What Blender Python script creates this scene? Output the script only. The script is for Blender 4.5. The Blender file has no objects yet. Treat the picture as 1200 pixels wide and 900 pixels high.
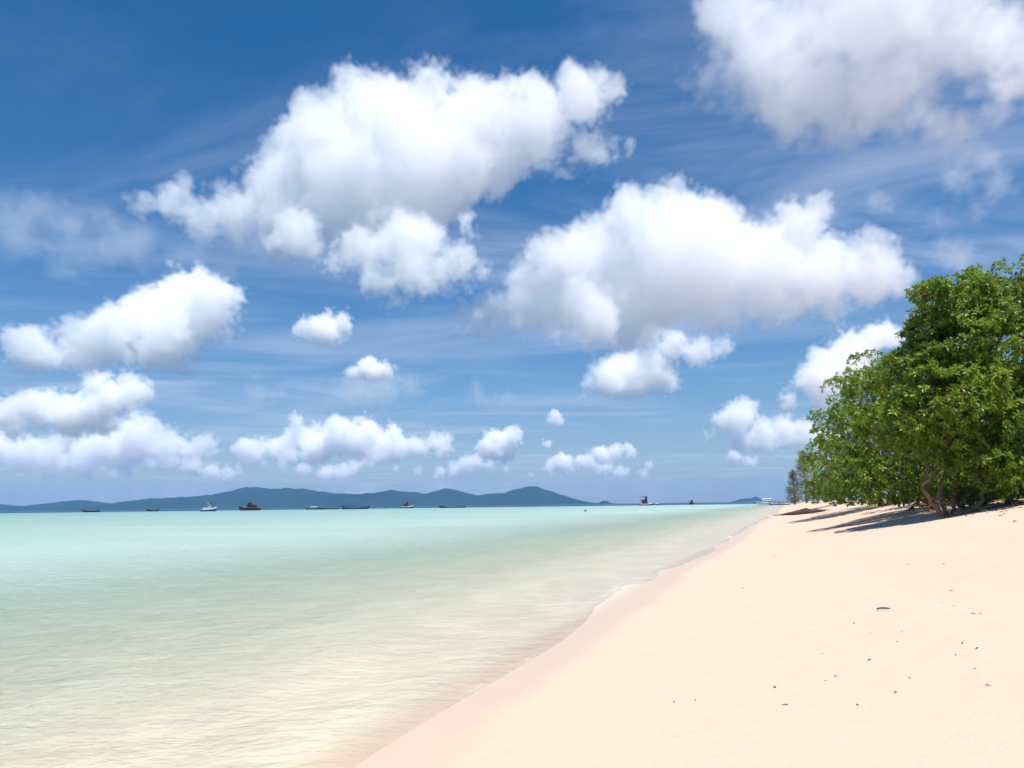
import bpy, bmesh, math, random
import numpy as np
from mathutils import Vector, Matrix, Euler

SC = bpy.context.scene
COL = SC.collection
rad = math.radians

# ------------------------------------------------------------------ camera, sky, sun, exposure
FPX = 852.0                      # focal length in pixels of a 1200 x 900 frame
EYE = Vector((0.0, 0.0, 1.7))
PITCH, ROLL = rad(9.43), rad(-0.70)
cam = bpy.data.cameras.new('camera')
cam_ob = bpy.data.objects.new('camera', cam)
COL.objects.link(cam_ob)
cam.sensor_width = 36.0
cam.lens = FPX * 36.0 / 1200.0
cam.clip_start, cam.clip_end = 0.1, 60000.0
ROT = Matrix.Rotation(rad(90) + PITCH, 3, 'X') @ Matrix.Rotation(ROLL, 3, 'Z')
cam_ob.matrix_world = Matrix.Translation(EYE) @ ROT.to_4x4()
SC.camera = cam_ob

SUN_EL, SUN_AZ = rad(70), rad(146)      # azimuth clockwise from +Y
sun_dir = Vector((math.cos(SUN_EL) * math.sin(SUN_AZ), math.cos(SUN_EL) * math.cos(SUN_AZ), math.sin(SUN_EL)))
world = bpy.data.worlds.new('World')
SC.world = world
world.use_nodes = True
wn, wl = world.node_tree.nodes, world.node_tree.links
sky = wn.new('ShaderNodeTexSky')
sky.sky_type = 'NISHITA'
sky.sun_disc = False
sky.sun_elevation = SUN_EL
sky.sun_rotation = SUN_AZ
sky.air_density, sky.dust_density, sky.ozone_density = 1.0, 0.1, 3.0
hs = wn.new('ShaderNodeHueSaturation')
hs.inputs['Saturation'].default_value = 1.36
hs.inputs['Value'].default_value = 1.0
wl.new(sky.outputs[0], hs.inputs['Color'])
# thin high cirrus veil: noise on a flat layer seen in perspective
tc = wn.new('ShaderNodeTexCoord')
sx = wn.new('ShaderNodeSeparateXYZ'); wl.new(tc.outputs['Generated'], sx.inputs[0])
def wm(op, a, b=None, c=None, clamp=False):
    n = wn.new('ShaderNodeMath'); n.operation = op; n.use_clamp = clamp
    for i, v in enumerate((a, b, c)):
        if v is None: continue
        if isinstance(v, (int, float)): n.inputs[i].default_value = v
        else: wl.new(v, n.inputs[i])
    return n.outputs[0]
zc = wm('MAXIMUM', sx.outputs['Z'], 0.03)
cb = wn.new('ShaderNodeCombineXYZ')
wl.new(wm('DIVIDE', sx.outputs['X'], zc), cb.inputs['X'])
wl.new(wm('DIVIDE', sx.outputs['Y'], zc), cb.inputs['Y'])
def wnoise(scale, detail, rough, stretch, off, dist=0.0):
    mp = wn.new('ShaderNodeMapping'); wl.new(cb.outputs[0], mp.inputs[0])
    mp.inputs['Scale'].default_value = stretch; mp.inputs['Location'].default_value = off
    n = wn.new('ShaderNodeTexNoise'); wl.new(mp.outputs[0], n.inputs['Vector'])
    n.inputs['Scale'].default_value = scale; n.inputs['Detail'].default_value = detail
    n.inputs['Roughness'].default_value = rough; n.inputs['Distortion'].default_value = dist
    return n.outputs[0]
def wramp(v, lo, hi):
    n = wn.new('ShaderNodeMapRange'); n.interpolation_type = 'SMOOTHSTEP'
    wl.new(v, n.inputs['Value']); n.inputs['From Min'].default_value = lo; n.inputs['From Max'].default_value = hi
    return n.outputs[0]
veil = wm('MULTIPLY', wramp(wnoise(0.50, 10, 0.62, (0.75, 1.3, 1), (3.1, 0.7, 0), 1.2), 0.38, 0.72), 0.50)
veil = wm('MULTIPLY', veil, wramp(wnoise(0.23, 3, 0.5, (1, 1, 1), (8.3, 4.1, 0), 0.5), 0.34, 0.66))
low = wm('MULTIPLY', wm('POWER', wm('SUBTRACT', 1.0, wm('MAXIMUM', sx.outputs['Z'], 0.0)), 5.0), 0.68)
mixl = wn.new('ShaderNodeMix'); mixl.data_type = 'RGBA'
wl.new(low, mixl.inputs['Factor']); wl.new(hs.outputs[0], mixl.inputs['A']); mixl.inputs['B'].default_value = (1.9, 2.75, 4.5, 1)
mixv = wn.new('ShaderNodeMix'); mixv.data_type = 'RGBA'
wl.new(veil, mixv.inputs['Factor']); wl.new(mixl.outputs['Result'], mixv.inputs['A'])
mixv.inputs['B'].default_value = (6.4, 6.9, 8.2, 1)
bg = wn['Background']
wl.new(mixv.outputs['Result'], bg.inputs['Color'])
bg.inputs['Strength'].default_value = 0.084

sun = bpy.data.lights.new('sun', 'SUN')
sun.energy, sun.angle, sun.color = 5.0, rad(0.53), (1.0, 0.965, 0.9)
sun_ob = bpy.data.objects.new('sun', sun)
COL.objects.link(sun_ob)
sun_ob.location = (0, 0, 50)
sun_ob.rotation_euler = sun_dir.to_track_quat('Z', 'Y').to_euler()

SC.view_settings.view_transform = 'Standard'
SC.view_settings.look = 'None'
SC.view_settings.gamma = 1.0
SC.view_settings.exposure = 0.45
cy = SC.cycles
cy.use_denoising = True
cy.max_bounces, cy.diffuse_bounces, cy.glossy_bounces = 24, 3, 3
cy.transparent_max_bounces, cy.transmission_bounces, cy.volume_bounces = 16, 4, 24
cy.volume_step_rate, cy.volume_max_steps = 2.5, 256
cy.caustics_reflective = cy.caustics_refractive = False
cy.use_adaptive_sampling, cy.adaptive_threshold = True, 0.02

# ------------------------------------------------------------------ helpers
def ray(u, v):
    return (ROT @ Vector(((u - 600) / FPX, (450 - v) / FPX, -1.0)))
def at(u, v, Y):
    d = ray(u, v)
    return EYE + d * (Y / d.y)

def tag(o, label=None, cat=None, group=None, kind=None):
    if label: o['label'] = label
    if cat: o['category'] = cat
    if group: o['group'] = group
    if kind: o['kind'] = kind
    return o
def empty(name, loc, rz=0.0):
    o = bpy.data.objects.new(name, None); COL.objects.link(o)
    o.empty_display_size = 0.3
    o.location = loc; o.rotation_euler = (0, 0, rz)
    return o
def link_mesh(name, me, mat=None, parent=None, smooth=False):
    o = bpy.data.objects.new(name, me); COL.objects.link(o)
    if mat: me.materials.append(mat)
    if parent: o.parent = parent
    if smooth: me.polygons.foreach_set('use_smooth', [True] * len(me.polygons))
    return o
def from_bm(name, bm, mat, parent=None, smooth=False):
    me = bpy.data.meshes.new(name); bm.normal_update(); bm.to_mesh(me); bm.free()
    return link_mesh(name, me, mat, parent, smooth)
def np_mesh(name, V, F, mat=None, parent=None, smooth=False):
    """V (n,3); F (m,k) of equal-size faces"""
    V = np.asarray(V, np.float32); F = np.asarray(F, np.int32); k = F.shape[1]
    me = bpy.data.meshes.new(name)
    me.vertices.add(len(V)); me.vertices.foreach_set('co', V.ravel())
    me.loops.add(F.size); me.loops.foreach_set('vertex_index', F.ravel())
    me.polygons.add(len(F))
    me.polygons.foreach_set('loop_start', np.arange(0, F.size, k, dtype=np.int32))
    me.polygons.foreach_set('loop_total', np.full(len(F), k, np.int32))
    me.update(calc_edges=True)
    return link_mesh(name, me, mat, parent, smooth)
def grid_faces(nr, nc):
    i = np.arange(nr - 1)[:, None] * nc + np.arange(nc - 1)[None, :]
    return np.stack([i, i + 1, i + nc + 1, i + nc], -1).reshape(-1, 4)

class NT:
    """tiny node-tree writer"""
    def __init__(s, name):
        s.m = bpy.data.materials.new(name); s.m.use_nodes = True
        s.t = s.m.node_tree; s.t.nodes.clear()
        s.out = s.t.nodes.new('ShaderNodeOutputMaterial')
    def n(s, kind, **kw):
        x = s.t.nodes.new(kind)
        for k, v in kw.items(): setattr(x, k, v)
        return x
    def put(s, sock, v):
        if isinstance(v, bpy.types.NodeSocket): s.t.links.new(v, sock)
        else: sock.default_value = v
    def math(s, op, a, b=None, c=None, clamp=False):
        x = s.n('ShaderNodeMath', operation=op, use_clamp=clamp)
        for i, v in enumerate((a, b, c)):
            if v is not None: s.put(x.inputs[i], v)
        return x.outputs[0]
    def noise(s, scale, detail=4, rough=0.5, vec=None, stretch=None, rot=None, dist=0.0):
        x = s.n('ShaderNodeTexNoise')
        x.inputs['Scale'].default_value = scale; x.inputs['Detail'].default_value = detail
        x.inputs['Roughness'].default_value = rough; x.inputs['Distortion'].default_value = dist
        if vec is None:
            vec = s.n('ShaderNodeNewGeometry').outputs['Position']
        if stretch or rot:
            mp = s.n('ShaderNodeMapping'); s.put(mp.inputs[0], vec)
            if stretch: mp.inputs['Scale'].default_value = stretch
            if rot: mp.inputs['Rotation'].default_value = rot
            vec = mp.outputs[0]
        s.put(x.inputs['Vector'], vec)
        return x.outputs[0]
    def smooth(s, v, lo, hi, a=0.0, b=1.0):
        x = s.n('ShaderNodeMapRange', interpolation_type='SMOOTHSTEP')
        s.put(x.inputs['Value'], v)
        for k, q in (('From Min', lo), ('From Max', hi), ('To Min', a), ('To Max', b)): s.put(x.inputs[k], q)
        return x.outputs[0]
    def mix(s, f, a, b):
        x = s.n('ShaderNodeMix', data_type='RGBA')
        s.put(x.inputs['Factor'], f); s.put(x.inputs['A'], a); s.put(x.inputs['B'], b)
        return x.outputs['Result']
    def ramp(s, v, stops):
        x = s.n('ShaderNodeValToRGB'); e = x.color_ramp.elements
        while len(e) < len(stops): e.new(0.5)
        for q, (p, c) in zip(e, stops): q.position = p; q.color = c
        s.put(x.inputs[0], v)
        return x.outputs[0]
    def attr(s, name):
        return s.n('ShaderNodeAttribute', attribute_name=name).outputs
    def bump(s, h, strength, dist):
        x = s.n('ShaderNodeBump'); s.put(x.inputs['Height'], h)
        s.put(x.inputs['Strength'], strength); x.inputs['Distance'].default_value = dist
        return x.outputs[0]
    def principled(s, **kw):
        x = s.n('ShaderNodeBsdfPrincipled')
        for k, v in kw.items(): s.put(x.inputs[k.replace('_', ' ')], v)
        return x.outputs[0]
    def surf(s, sh):
        s.t.links.new(sh, s.out.inputs['Surface']); return s.m

def c4(r, g, b): return (r, g, b, 1.0)
def paint(name, col, rough=0.5, wear=0.25, scale=3.0, dark=(0.06, 0.05, 0.045)):
    t = NT(name)
    oc = t.n('ShaderNodeTexCoord').outputs['Object']
    f = t.smooth(t.noise(scale, 6, 0.65, vec=oc), 0.5, 0.75, 0.0, wear)
    f2 = t.noise(scale * 4, 3, 0.5, vec=oc)
    base = t.mix(f, c4(*col), c4(*dark))
    return t.surf(t.principled(Base_Color=base, Roughness=t.math('MULTIPLY_ADD', f2, 0.2, rough - 0.1)))

rng = np.random.default_rng(7)

# ------------------------------------------------------------------ beach shape
SH_Y = np.array([-400, -60, 0, 5.6, 12, 20, 40, 68, 100, 150, 300, 500, 800, 1500, 4000, 13000], float)
SH_X = np.array([-160, -24.4, -3.2, -1.1, 1.4, 4.3, 12.0, 22.6, 35.0, 53.5, 110, 190, 318, 620, 1750, 6000], float)
_yy = np.concatenate([np.arange(-400, 400, 1.0), np.geomspace(400, 13000, 300)])
_xx = np.interp(_yy, SH_Y, SH_X)
_k = np.ones(9) / 9
_xs = _xx.copy(); _xs[4:796] = np.convolve(_xx[:800], _k, 'valid')
def shore(Y):
    Y = np.asarray(Y, float)
    w = 0.05 * np.sin(Y * 0.55 + 0.6) * np.exp(-np.maximum(Y, 0) / 60) + 0.12 * np.sin(Y * 0.17 + 2.2)
    return np.interp(Y, _yy, _xs) + w
PR_D = np.array([-13000, -1500, -520, -440, -200, -80, -40, -15, -6, -2, 0, 0.9, 2, 4, 7, 10, 13, 20, 60, 400, 6000])
PR_Z = np.array([-14, -12, -9, -4.0, -2.4, -1.5, -1.0, -0.55, -0.27, -0.1, 0, 0.08, 0.23, 0.56, 1.15, 1.6, 1.78, 1.86, 2.3, 3.0, 6.0])
CS = 0.944
def terrain(X, Y):
    X = np.asarray(X, float); Y = np.asarray(Y, float)
    d = (X - shore(Y)) * CS
    z = np.interp(d, PR_D, PR_Z)
    a = np.clip((d - 1.0) / 3, 0, 1) * np.exp(-np.maximum(np.hypot(X, Y) - 40, 0) / 80)
    z = z + a * (0.030 * np.sin(X * 0.9 + 1.3 * np.sin(Y * 0.31)) * np.sin(Y * 0.62 + 0.8) + 0.016 * np.sin(X * 2.3 + Y * 1.1) * np.sin(Y * 1.7 - X * 0.6))
    return z
def ground(u, v):
    """where the view ray through a pixel meets the sand"""
    d = ray(u, v); t = 2.0
    for _ in range(4000):
        p = EYE + d * t
        if p.z < float(terrain(p.x, p.y)): break
        t *= 1.004
    return p
def on_sand(x, y): return Vector((x, y, float(terrain(x, y))))

rows = np.concatenate([np.linspace(-400, -40, 20), np.linspace(-36, -2, 24), np.arange(-1, 40, 0.22), np.geomspace(40, 400, 150)[0:], np.geomspace(420, 12000, 60)])
dcol = np.concatenate([-np.geomspace(12000, 20, 60), np.linspace(-19, -3, 24), np.arange(-2.8, 14, 0.16), np.geomspace(14.2, 5000, 50)])
RY, RD = np.meshgrid(rows, dcol, indexing='ij')
RX = shore(RY) + RD / CS
# keep the sheet inside the air box
LIM = 11500.0
RX = np.clip(RX, -LIM, LIM)
TZ = terrain(RX, RY)
beach_V = np.stack([RX, RY, TZ], -1).reshape(-1, 3)

t = NT('sand')
pos = t.n('ShaderNodeNewGeometry').outputs['Position']
dd = t.attr('inland')['Fac']
n1 = t.noise(0.35, 4, 0.55)
n2 = t.noise(2.2, 5, 0.6)
n3 = t.noise(38, 4, 0.6)
n4 = t.noise(260, 2, 0.5)
edge = t.math('ADD', dd, t.math('MULTIPLY_ADD', n1, -0.9, 0.45))
edge = t.math('ADD', edge, t.math('MULTIPLY_ADD', n2, -0.22, 0.11))
wet = t.math('SUBTRACT', 1.0, t.smooth(edge, 0.62, 1.02))
dry = t.mix(n2, c4(0.57, 0.415, 0.318), c4(0.615, 0.45, 0.347))
dry = t.mix(t.smooth(n4, 0.55, 0.8, 0, 0.35), dry, c4(0.44, 0.34, 0.245))
dry = t.mix(t.smooth(n3, 0.60, 0.75, 0, 0.25), dry, c4(0.50, 0.39, 0.28))
wetc = t.mix(n2, c4(0.50, 0.385, 0.295), c4(0.54, 0.41, 0.315))
bedc = t.mix(t.smooth(t.noise(0.9, 5, 0.6, stretch=(1, 0.5, 1)), 0.35, 0.7), c4(0.56, 0.50, 0.39), c4(0.65, 0.58, 0.455))
wetc = t.mix(t.smooth(dd, -0.5, 0.15), bedc, wetc)
col = t.mix(wet, dry, wetc)
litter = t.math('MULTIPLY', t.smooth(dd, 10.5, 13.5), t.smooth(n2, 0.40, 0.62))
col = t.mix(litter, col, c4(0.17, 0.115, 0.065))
hgt = t.math('ADD', t.math('MULTIPLY', n3, 0.35), t.math('ADD', t.math('MULTIPLY', t.noise(7, 4, 0.55), 1.3), t.math('MULTIPLY', t.noise(1.6, 3, 0.5), 4.0)))
nb = t.bump(hgt, t.math('MULTIPLY_ADD', wet, -0.34, 0.4), 0.022)
M_SAND = t.surf(t.principled(Base_Color=col, Normal=nb, Roughness=t.math('MULTIPLY_ADD', wet, -0.55, 0.95),
                             Specular_IOR_Level=t.math('MULTIPLY_ADD', wet, 0.12, 0.1)))
beach = np_mesh('sandy_beach_ground', beach_V, grid_faces(len(rows), len(dcol)), M_SAND, smooth=True)
a = beach.data.attributes.new('inland', 'FLOAT', 'POINT'); a.data.foreach_set('value', RD.astype(np.float32).ravel())
tag(beach, 'pale cream sand beach sloping into the clear shallow sea', kind='structure')

# ------------------------------------------------------------------ sea
wd = np.concatenate([-np.geomspace(12000, 20, 110), np.linspace(-19.5, -4, 60), np.arange(-3.9, 0.62, 0.07)])
wrows = np.concatenate([np.linspace(-400, -20, 20), np.linspace(-18, 2, 30), np.arange(2.2, 40, 0.13), np.geomspace(40, 400, 160), np.geomspace(420, 12000, 60)])
WY, WD = np.meshgrid(wrows, wd, indexing='ij')
WX = np.clip(shore(WY) + WD / CS, -LIM, LIM)
# little waves lapping: low swells running in to the beach, dying out offshore
ph = WD * 2.1 + 1.4 * np.sin(WY * 0.33) + 0.8 * np.sin(WY * 0.11 + 1.0)
amp = 0.022 * np.exp(-np.abs(WD + 1.4) / 3.0)
lap = 0.012 + 0.005 * np.sin(WY * 0.8 + 1.0) + 0.008 * np.sin(WY * 0.27)
WZ = amp * (np.sin(ph) + 0.4 * np.sin(2 * ph + WY * 0.9)) + np.maximum(0, 1 - np.abs(WD) / 1.2) * lap
chop = np.exp(-np.abs(WD) / 60) * np.clip(-WD / 3, 0, 1)
WZ += chop * 0.004 * (np.sin(WX * 7.1 + WY * 5.3 + np.sin(WX)) + np.sin(WY * 8.7 - WX * 3.9 + 1.3 * np.sin(WY * .7)))
WZ += chop * 0.008 * (np.sin(WX * 2.6 + WY * 3.1) + np.sin(WX * 1.1 - WY * 4.3 + 1) + np.sin(WY * 2.2 + WX * 0.4 + 2 * np.sin(WX * 0.3)))
depth = np.maximum(WZ - terrain(WX, WY), 0)
t = NT('sea_water')
dep = t.attr('depth')['Fac']
off = t.math('MULTIPLY', t.attr('inland')['Fac'], -1.0)
patch = t.noise(0.030, 5, 0.6, stretch=(1.0, 2.2, 1))
patch2 = t.noise(0.006, 4, 0.55, stretch=(1.0, 2.6, 1))
lo = t.math('LOGARITHM', t.math('ADD', off, 1.0), 10.0)
lo = t.math('ADD', lo, t.math('MULTIPLY_ADD', patch, 0.5, -0.25))
lo = t.math('DIVIDE', lo, 3.2)
body = t.ramp(lo, [(0.0, c4(0.65, 0.60, 0.46)), (0.18, c4(0.61, 0.67, 0.555)), (0.36, c4(0.485, 0.63, 0.55)),
                   (0.60, c4(0.315, 0.46, 0.425)), (0.80, c4(0.165, 0.315, 0.32))])
body = t.mix(t.smooth(patch2, 0.42, 0.62, 0.0, 0.45), body, c4(0.32, 0.45, 0.415))
yy_ = t.n('ShaderNodeSeparateXYZ'); t.put(yy_.inputs[0], t.n('ShaderNodeNewGeometry').outputs['Position'])
deep = t.smooth(t.math('ADD', yy_.outputs['Y'], t.math('MULTIPLY_ADD', patch2, 160, -80)), 520, 600)
body = t.mix(deep, body, c4(0.03, 0.09, 0.14))
w1 = t.noise(7.5, 4, 0.6, stretch=(0.7, 1.0, 1), rot=(0, 0, 0.25), dist=0.5)
w2 = t.noise(2.4, 3, 0.5, stretch=(0.7, 1.0, 1), rot=(0, 0, -0.15))
w3 = t.noise(22, 2, 0.5, stretch=(0.6, 1, 1))
h = t.math('ADD', t.math('MULTIPLY', w1, 0.42), t.math('ADD', t.math('MULTIPLY', w2, 0.75), t.math('MULTIPLY', w3, 0.10)))
nb = t.bump(h, t.smooth(off, 0.0, 6.0, 0.25, 1.0), 0.34)
fr = t.n('ShaderNodeFresnel'); fr.inputs['IOR'].default_value = 1.33; t.put(fr.inputs['Normal'], nb)
refl = t.math('MULTIPLY', fr.outputs[0], t.smooth(off, 10, 300, 0.60, 0.25))
glossy = t.n('ShaderNodeBsdfGlossy'); glossy.inputs['Roughness'].default_value = 0.12; t.put(glossy.inputs['Normal'], nb)
tint = t.mix(t.smooth(dep, 0.0, 0.6), c4(0.98, 0.985, 0.97), c4(0.78, 0.93, 0.88))
tr = t.n('ShaderNodeBsdfTransparent'); t.put(tr.inputs['Color'], tint)
df = t.n('ShaderNodeBsdfDiffuse'); t.put(df.inputs['Color'], body); t.put(df.inputs['Normal'], nb)
opac = t.smooth(dep, 0.0, 0.85, 0.0, 0.93)
mx = t.n('ShaderNodeMixShader'); t.put(mx.inputs[0], opac)
t.t.links.new(tr.outputs[0], mx.inputs[1]); t.t.links.new(df.outputs[0], mx.inputs[2])
mg = t.n('ShaderNodeMixShader'); t.put(mg.inputs[0], refl)
t.t.links.new(mx.outputs[0], mg.inputs[1]); t.t.links.new(glossy.outputs[0], mg.inputs[2])
# lace of foam where the water film ends
foam_n = t.noise(9, 5, 0.7)
foam = t.math('MULTIPLY', t.smooth(dep, 0.0, 0.004), t.math('SUBTRACT', 1.0, t.smooth(t.math('ADD', dep, t.math('MULTIPLY', foam_n, 0.03)), 0.014, 0.036)))
foam = t.math('MULTIPLY', foam, t.smooth(t.noise(1.3, 3, 0.6), 0.45, 0.70, 0.02, 0.28))
fd = t.n('ShaderNodeBsdfDiffuse'); fd.inputs['Color'].default_value = c4(0.84, 0.82, 0.78)
mf = t.n('ShaderNodeMixShader'); t.put(mf.inputs[0], foam)
t.t.links.new(mg.outputs[0], mf.inputs[1]); t.t.links.new(fd.outputs[0], mf.inputs[2])
M_WATER = t.surf(mf.outputs[0])
sea = np_mesh('sea_water', np.stack([WX, WY, WZ], -1).reshape(-1, 3), grid_faces(len(wrows), len(wd)), M_WATER, smooth=True)
for nm, arr in (('depth', depth), ('inland', WD)):
    a = sea.data.attributes.new(nm, 'FLOAT', 'POINT'); a.data.foreach_set('value', arr.astype(np.float32).ravel())
tag(sea, 'clear turquoise sea, pale over the sandy shallows', kind='structure')

# ------------------------------------------------------------------ far hills
t = NT('forested_hill')
hn = t.noise(0.006, 6, 0.65)
M_HILL = t.surf(t.principled(Base_Color=t.mix(hn, c4(0.012, 0.03, 0.02), c4(0.045, 0.07, 0.04)), Roughness=0.95, Specular_IOR_Level=0.0))
def vnoise(x, y, seed):
    r = np.random.default_rng(seed); out = np.zeros_like(x, float); a = 1.0
    for o in range(5):
        p = r.uniform(0, 6.28, 6); k = r.normal(0, 1, (3, 2)) * (2.0 ** o)
        for i in range(3): out += a * np.sin(k[i, 0] * x + k[i, 1] * y + p[i]) / 3
        a *= 0.5
    return out
def hills(name, prof, Y, half, label, rough=0.10, seed=1, nx=260, ny=26):
    us = np.array([p[0] for p in prof], float); vs = np.array([p[1] for p in prof], float)
    uu = np.linspace(us[0], us[-1], nx)
    kern = np.hanning(7); kern /= kern.sum()
    vv = np.interp(uu, us, vs); vv[3:-3] = np.convolve(vv, kern, 'valid')
    P = np.array([at(u, v, Y) for u, v in zip(uu, vv)])
    ridge = np.maximum(P[:, 2], 0)
    ridge = ridge * (1 + 0.07 * vnoise(uu / 9.0, uu * 0, seed + 2) + 0.04 * vnoise(uu / 2.5, uu * 0, seed + 3))
    s = np.linspace(-1, 1, ny)
    X = np.repeat(P[:, 0][None], ny, 0); yy = Y + s[:, None] * half * np.ones_like(X)
    n = vnoise(X / 1100.0, yy / 1100.0, seed)
    fall = np.clip(1 - np.abs(s)[:, None], 0, 1) ** 0.9
    Z = ridge[None] * fall * (1 + rough * 2.2 * n * (np.abs(s)[:, None] > 0.03) * (1 - fall) * 2) - 3.0 * (fall < 0.02)
    Z += ridge[None] * rough * 0.5 * vnoise(X / 160.0, yy / 160.0, seed + 5) * fall
    o = np_mesh(name, np.stack([X, yy, Z], -1).reshape(-1, 3), grid_faces(ny, nx), M_HILL, smooth=True)
    return tag(o, label, kind='structure')
hills('island_hills_terrain', [(-120, 597), (-60, 590), (-20, 588), (20, 594), (50, 592), (72, 590), (88, 585.5), (100, 586), (112, 589), (124, 593), (138, 591), (150, 591),
    (162, 587), (175, 584), (190, 585), (200, 582.5), (222, 581), (250, 579), (275, 576), (286, 571), (298, 569), (312, 571.5), (335, 571.5), (355, 572), (372, 576), (395, 578),
    (420, 579), (440, 575), (452, 572.5), (468, 574), (480, 577), (488, 575.5), (500, 579.5), (510, 575), (520, 571), (530, 571.5), (545, 577.5), (558, 580), (580, 578.5), (592, 577.5),
    (606, 571), (615, 568.5), (628, 569), (645, 575), (665, 581.5), (682, 587), (697, 590.5)], 9000, 1500,
    'long blue range of forested island hills across the sea', seed=3)
hills('islet_terrain', [(699, 590.2), (703, 588.5), (706, 586.6), (712, 586.8), (714, 589), (720, 590)], 7000, 120, 'small flat topped blue islet off the end of the hills', 0.05, 9, 60, 14)
hills('far_island_terrain', [(858, 588.2), (866, 585.2), (874, 583.6), (880, 584.4), (885, 581.5), (889, 583), (893, 587)], 10500, 250, 'faint far island beside the moored white boats', 0.06, 12, 70, 14)

# the air over the sea
t = NT('sea_air')
pv = t.n('ShaderNodeVolumePrincipled')
pv.inputs['Color'].default_value = c4(0.17, 0.48, 1.0); pv.inputs['Density'].default_value = 0.000048
t.t.links.new(pv.outputs[0], t.out.inputs['Volume'])
bm = bmesh.new(); bmesh.ops.create_cube(bm, size=1.0)
hz = from_bm('haze', bm, t.m)
hz.scale = (24000, 12600 + 600, 330 + 16); hz.location = (0, 12600 / 2 - 300, 330 / 2 - 8)
tag(hz, 'thin blue sea haze over the whole bay', kind='stuff')

# ------------------------------------------------------------------ clouds: real scattering volumes high above the sea
t = NT('cloud_vapour')
pv = t.n('ShaderNodeVolumePrincipled')
pv.inputs['Color'].default_value = c4(1, 1, 1); pv.inputs['Density'].default_value = 1.0
pv.inputs['Anisotropy'].default_value = 0.0
t.t.links.new(pv.outputs[0], t.out.inputs['Volume'])
M_CLOUD = t.m

def cloud(label, D, blobs, soft=0.4, thick=1.0, rough=1.0, seed=1, vox=1.9, flat=1.0, base=None):
    """blobs: (u, v, r) of the lumps seen in the frame; D metres away; soft = edge softness"""
    rs = np.random.default_rng(seed)
    px = D / FPX
    B = []
    for b in blobs:
        u, v, r = b[:3]
        R = r * px * 1.16
        p = at(u, v, D)
        p = p + Vector((0, rs.uniform(-0.5, 0.5) * R, 0)) * 1.0
        B.append((p, R))
    mn = np.min([np.array(p) - R * 1.35 for p, R in B], 0); mx_ = np.max([np.array(p) + R * 1.35 for p, R in B], 0)
    c = Vector((mn + mx_) / 2); hs_ = (mx_ - mn) / 2
    rt = float(np.median([R for p, R in B]))
    v_ = px * vox
    res = [int(min(300, max(12, 2 * hs_[i] / (v_ * (2.2 if i == 1 else 1.0))))) for i in range(3)]
    ng = bpy.data.node_groups.new('cloud_density', 'GeometryNodeTree')
    ng.interface.new_socket('Geometry', in_out='OUTPUT', socket_type='NodeSocketGeometry')
    N, L = ng.nodes, ng.links
    def put(s, v):
        if isinstance(v, bpy.types.NodeSocket): L.new(v, s)
        else: s.default_value = v
    def m(op, a, b=None, c=None):
        x = N.new('ShaderNodeMath'); x.operation = op
        for i, q in enumerate((a, b, c)):
            if q is not None: put(x.inputs[i], q)
        return x.outputs[0]
    def vm(op, a, b):
        x = N.new('ShaderNodeVectorMath'); x.operation = op; put(x.inputs[0], a)
        if b is not None: put(x.inputs[1], b)
        return x.outputs['Value'] if op in ('LENGTH', 'DISTANCE') else x.outputs[0]
    P = N.new('GeometryNodeInputPosition').outputs[0]
    off = vm('ADD', P, Vector((seed * 7310.0, seed * 1290.0, 0)))
    # warp the lump positions a little so that no lump stays a ball
    wz = N.new('ShaderNodeTexNoise'); put(wz.inputs['Vector'], off)
    wz.inputs['Scale'].default_value = 0.7 / rt; wz.inputs['Detail'].default_value = 2
    wv = vm('MULTIPLY', vm('SUBTRACT', wz.outputs['Color'], Vector((.5, .5, .5))), Vector((1, 1, 1)) * rt * 1.1)
    Q = vm('ADD', P, wv)
    acc = None
    for p, R in B:
        q = vm('DISTANCE', Q, p - c)
        q = m('SUBTRACT', R, q)
        acc = q if acc is None else m('SMOOTH_MAX', acc, q, rt * 0.35)
    nz = N.new('ShaderNodeTexNoise'); put(nz.inputs['Vector'], off)
    nz.inputs['Scale'].default_value = 1.15 / rt; nz.inputs['Detail'].default_value = 5; nz.inputs['Roughness'].default_value = 0.6
    vo = N.new('ShaderNodeTexVoronoi'); put(vo.inputs['Vector'], vm('ADD', off, vm('MULTIPLY', wv, Vector((.6, .6, .6)))))
    vo.feature = 'F1'; vo.normalize = False
    vo.inputs['Scale'].default_value = 3.2 / rt; vo.inputs['Detail'].default_value = 1.0; vo.inputs['Roughness'].default_value = 0.5
    puff = m('MULTIPLY_ADD', vo.outputs['Distance'], -0.50 * rt * rough, 0.26 * rt * rough)
    fb = m('MULTIPLY_ADD', nz.outputs[0], 2.0 * rt * rough, -1.0 * rt * rough)
    h = m('ADD', m('ADD', acc, fb), puff)
    den = m('DIVIDE', h, rt * soft * 0.55)
    den = m('MINIMUM', m('MAXIMUM', den, 0.0), 1.0)
    den = m('MULTIPLY', den, thick * 2.6 / rt)
    vc = N.new('GeometryNodeVolumeCube')
    put(vc.inputs['Density'], den)
    vc.inputs['Min'].default_value = -Vector(hs_); vc.inputs['Max'].default_value = Vector(hs_)
    for i, k in enumerate('XYZ'): vc.inputs['Resolution ' + k].default_value = res[i]
    sm = N.new('GeometryNodeSetMaterial'); sm.inputs['Material'].default_value = M_CLOUD
    L.new(vc.outputs[0], sm.inputs[0]); go = N.new('NodeGroupOutput'); L.new(sm.outputs[0], go.inputs[0])
    vd = bpy.data.volumes.new('cloud'); vd.materials.append(M_CLOUD)
    ob = bpy.data.objects.new('cloud', vd); COL.objects.link(ob); ob.location = c
    md = ob.modifiers.new('density', 'NODES'); md.node_group = ng
    tag(ob, label, 'cloud', 'clouds over the bay')
    return ob

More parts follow.
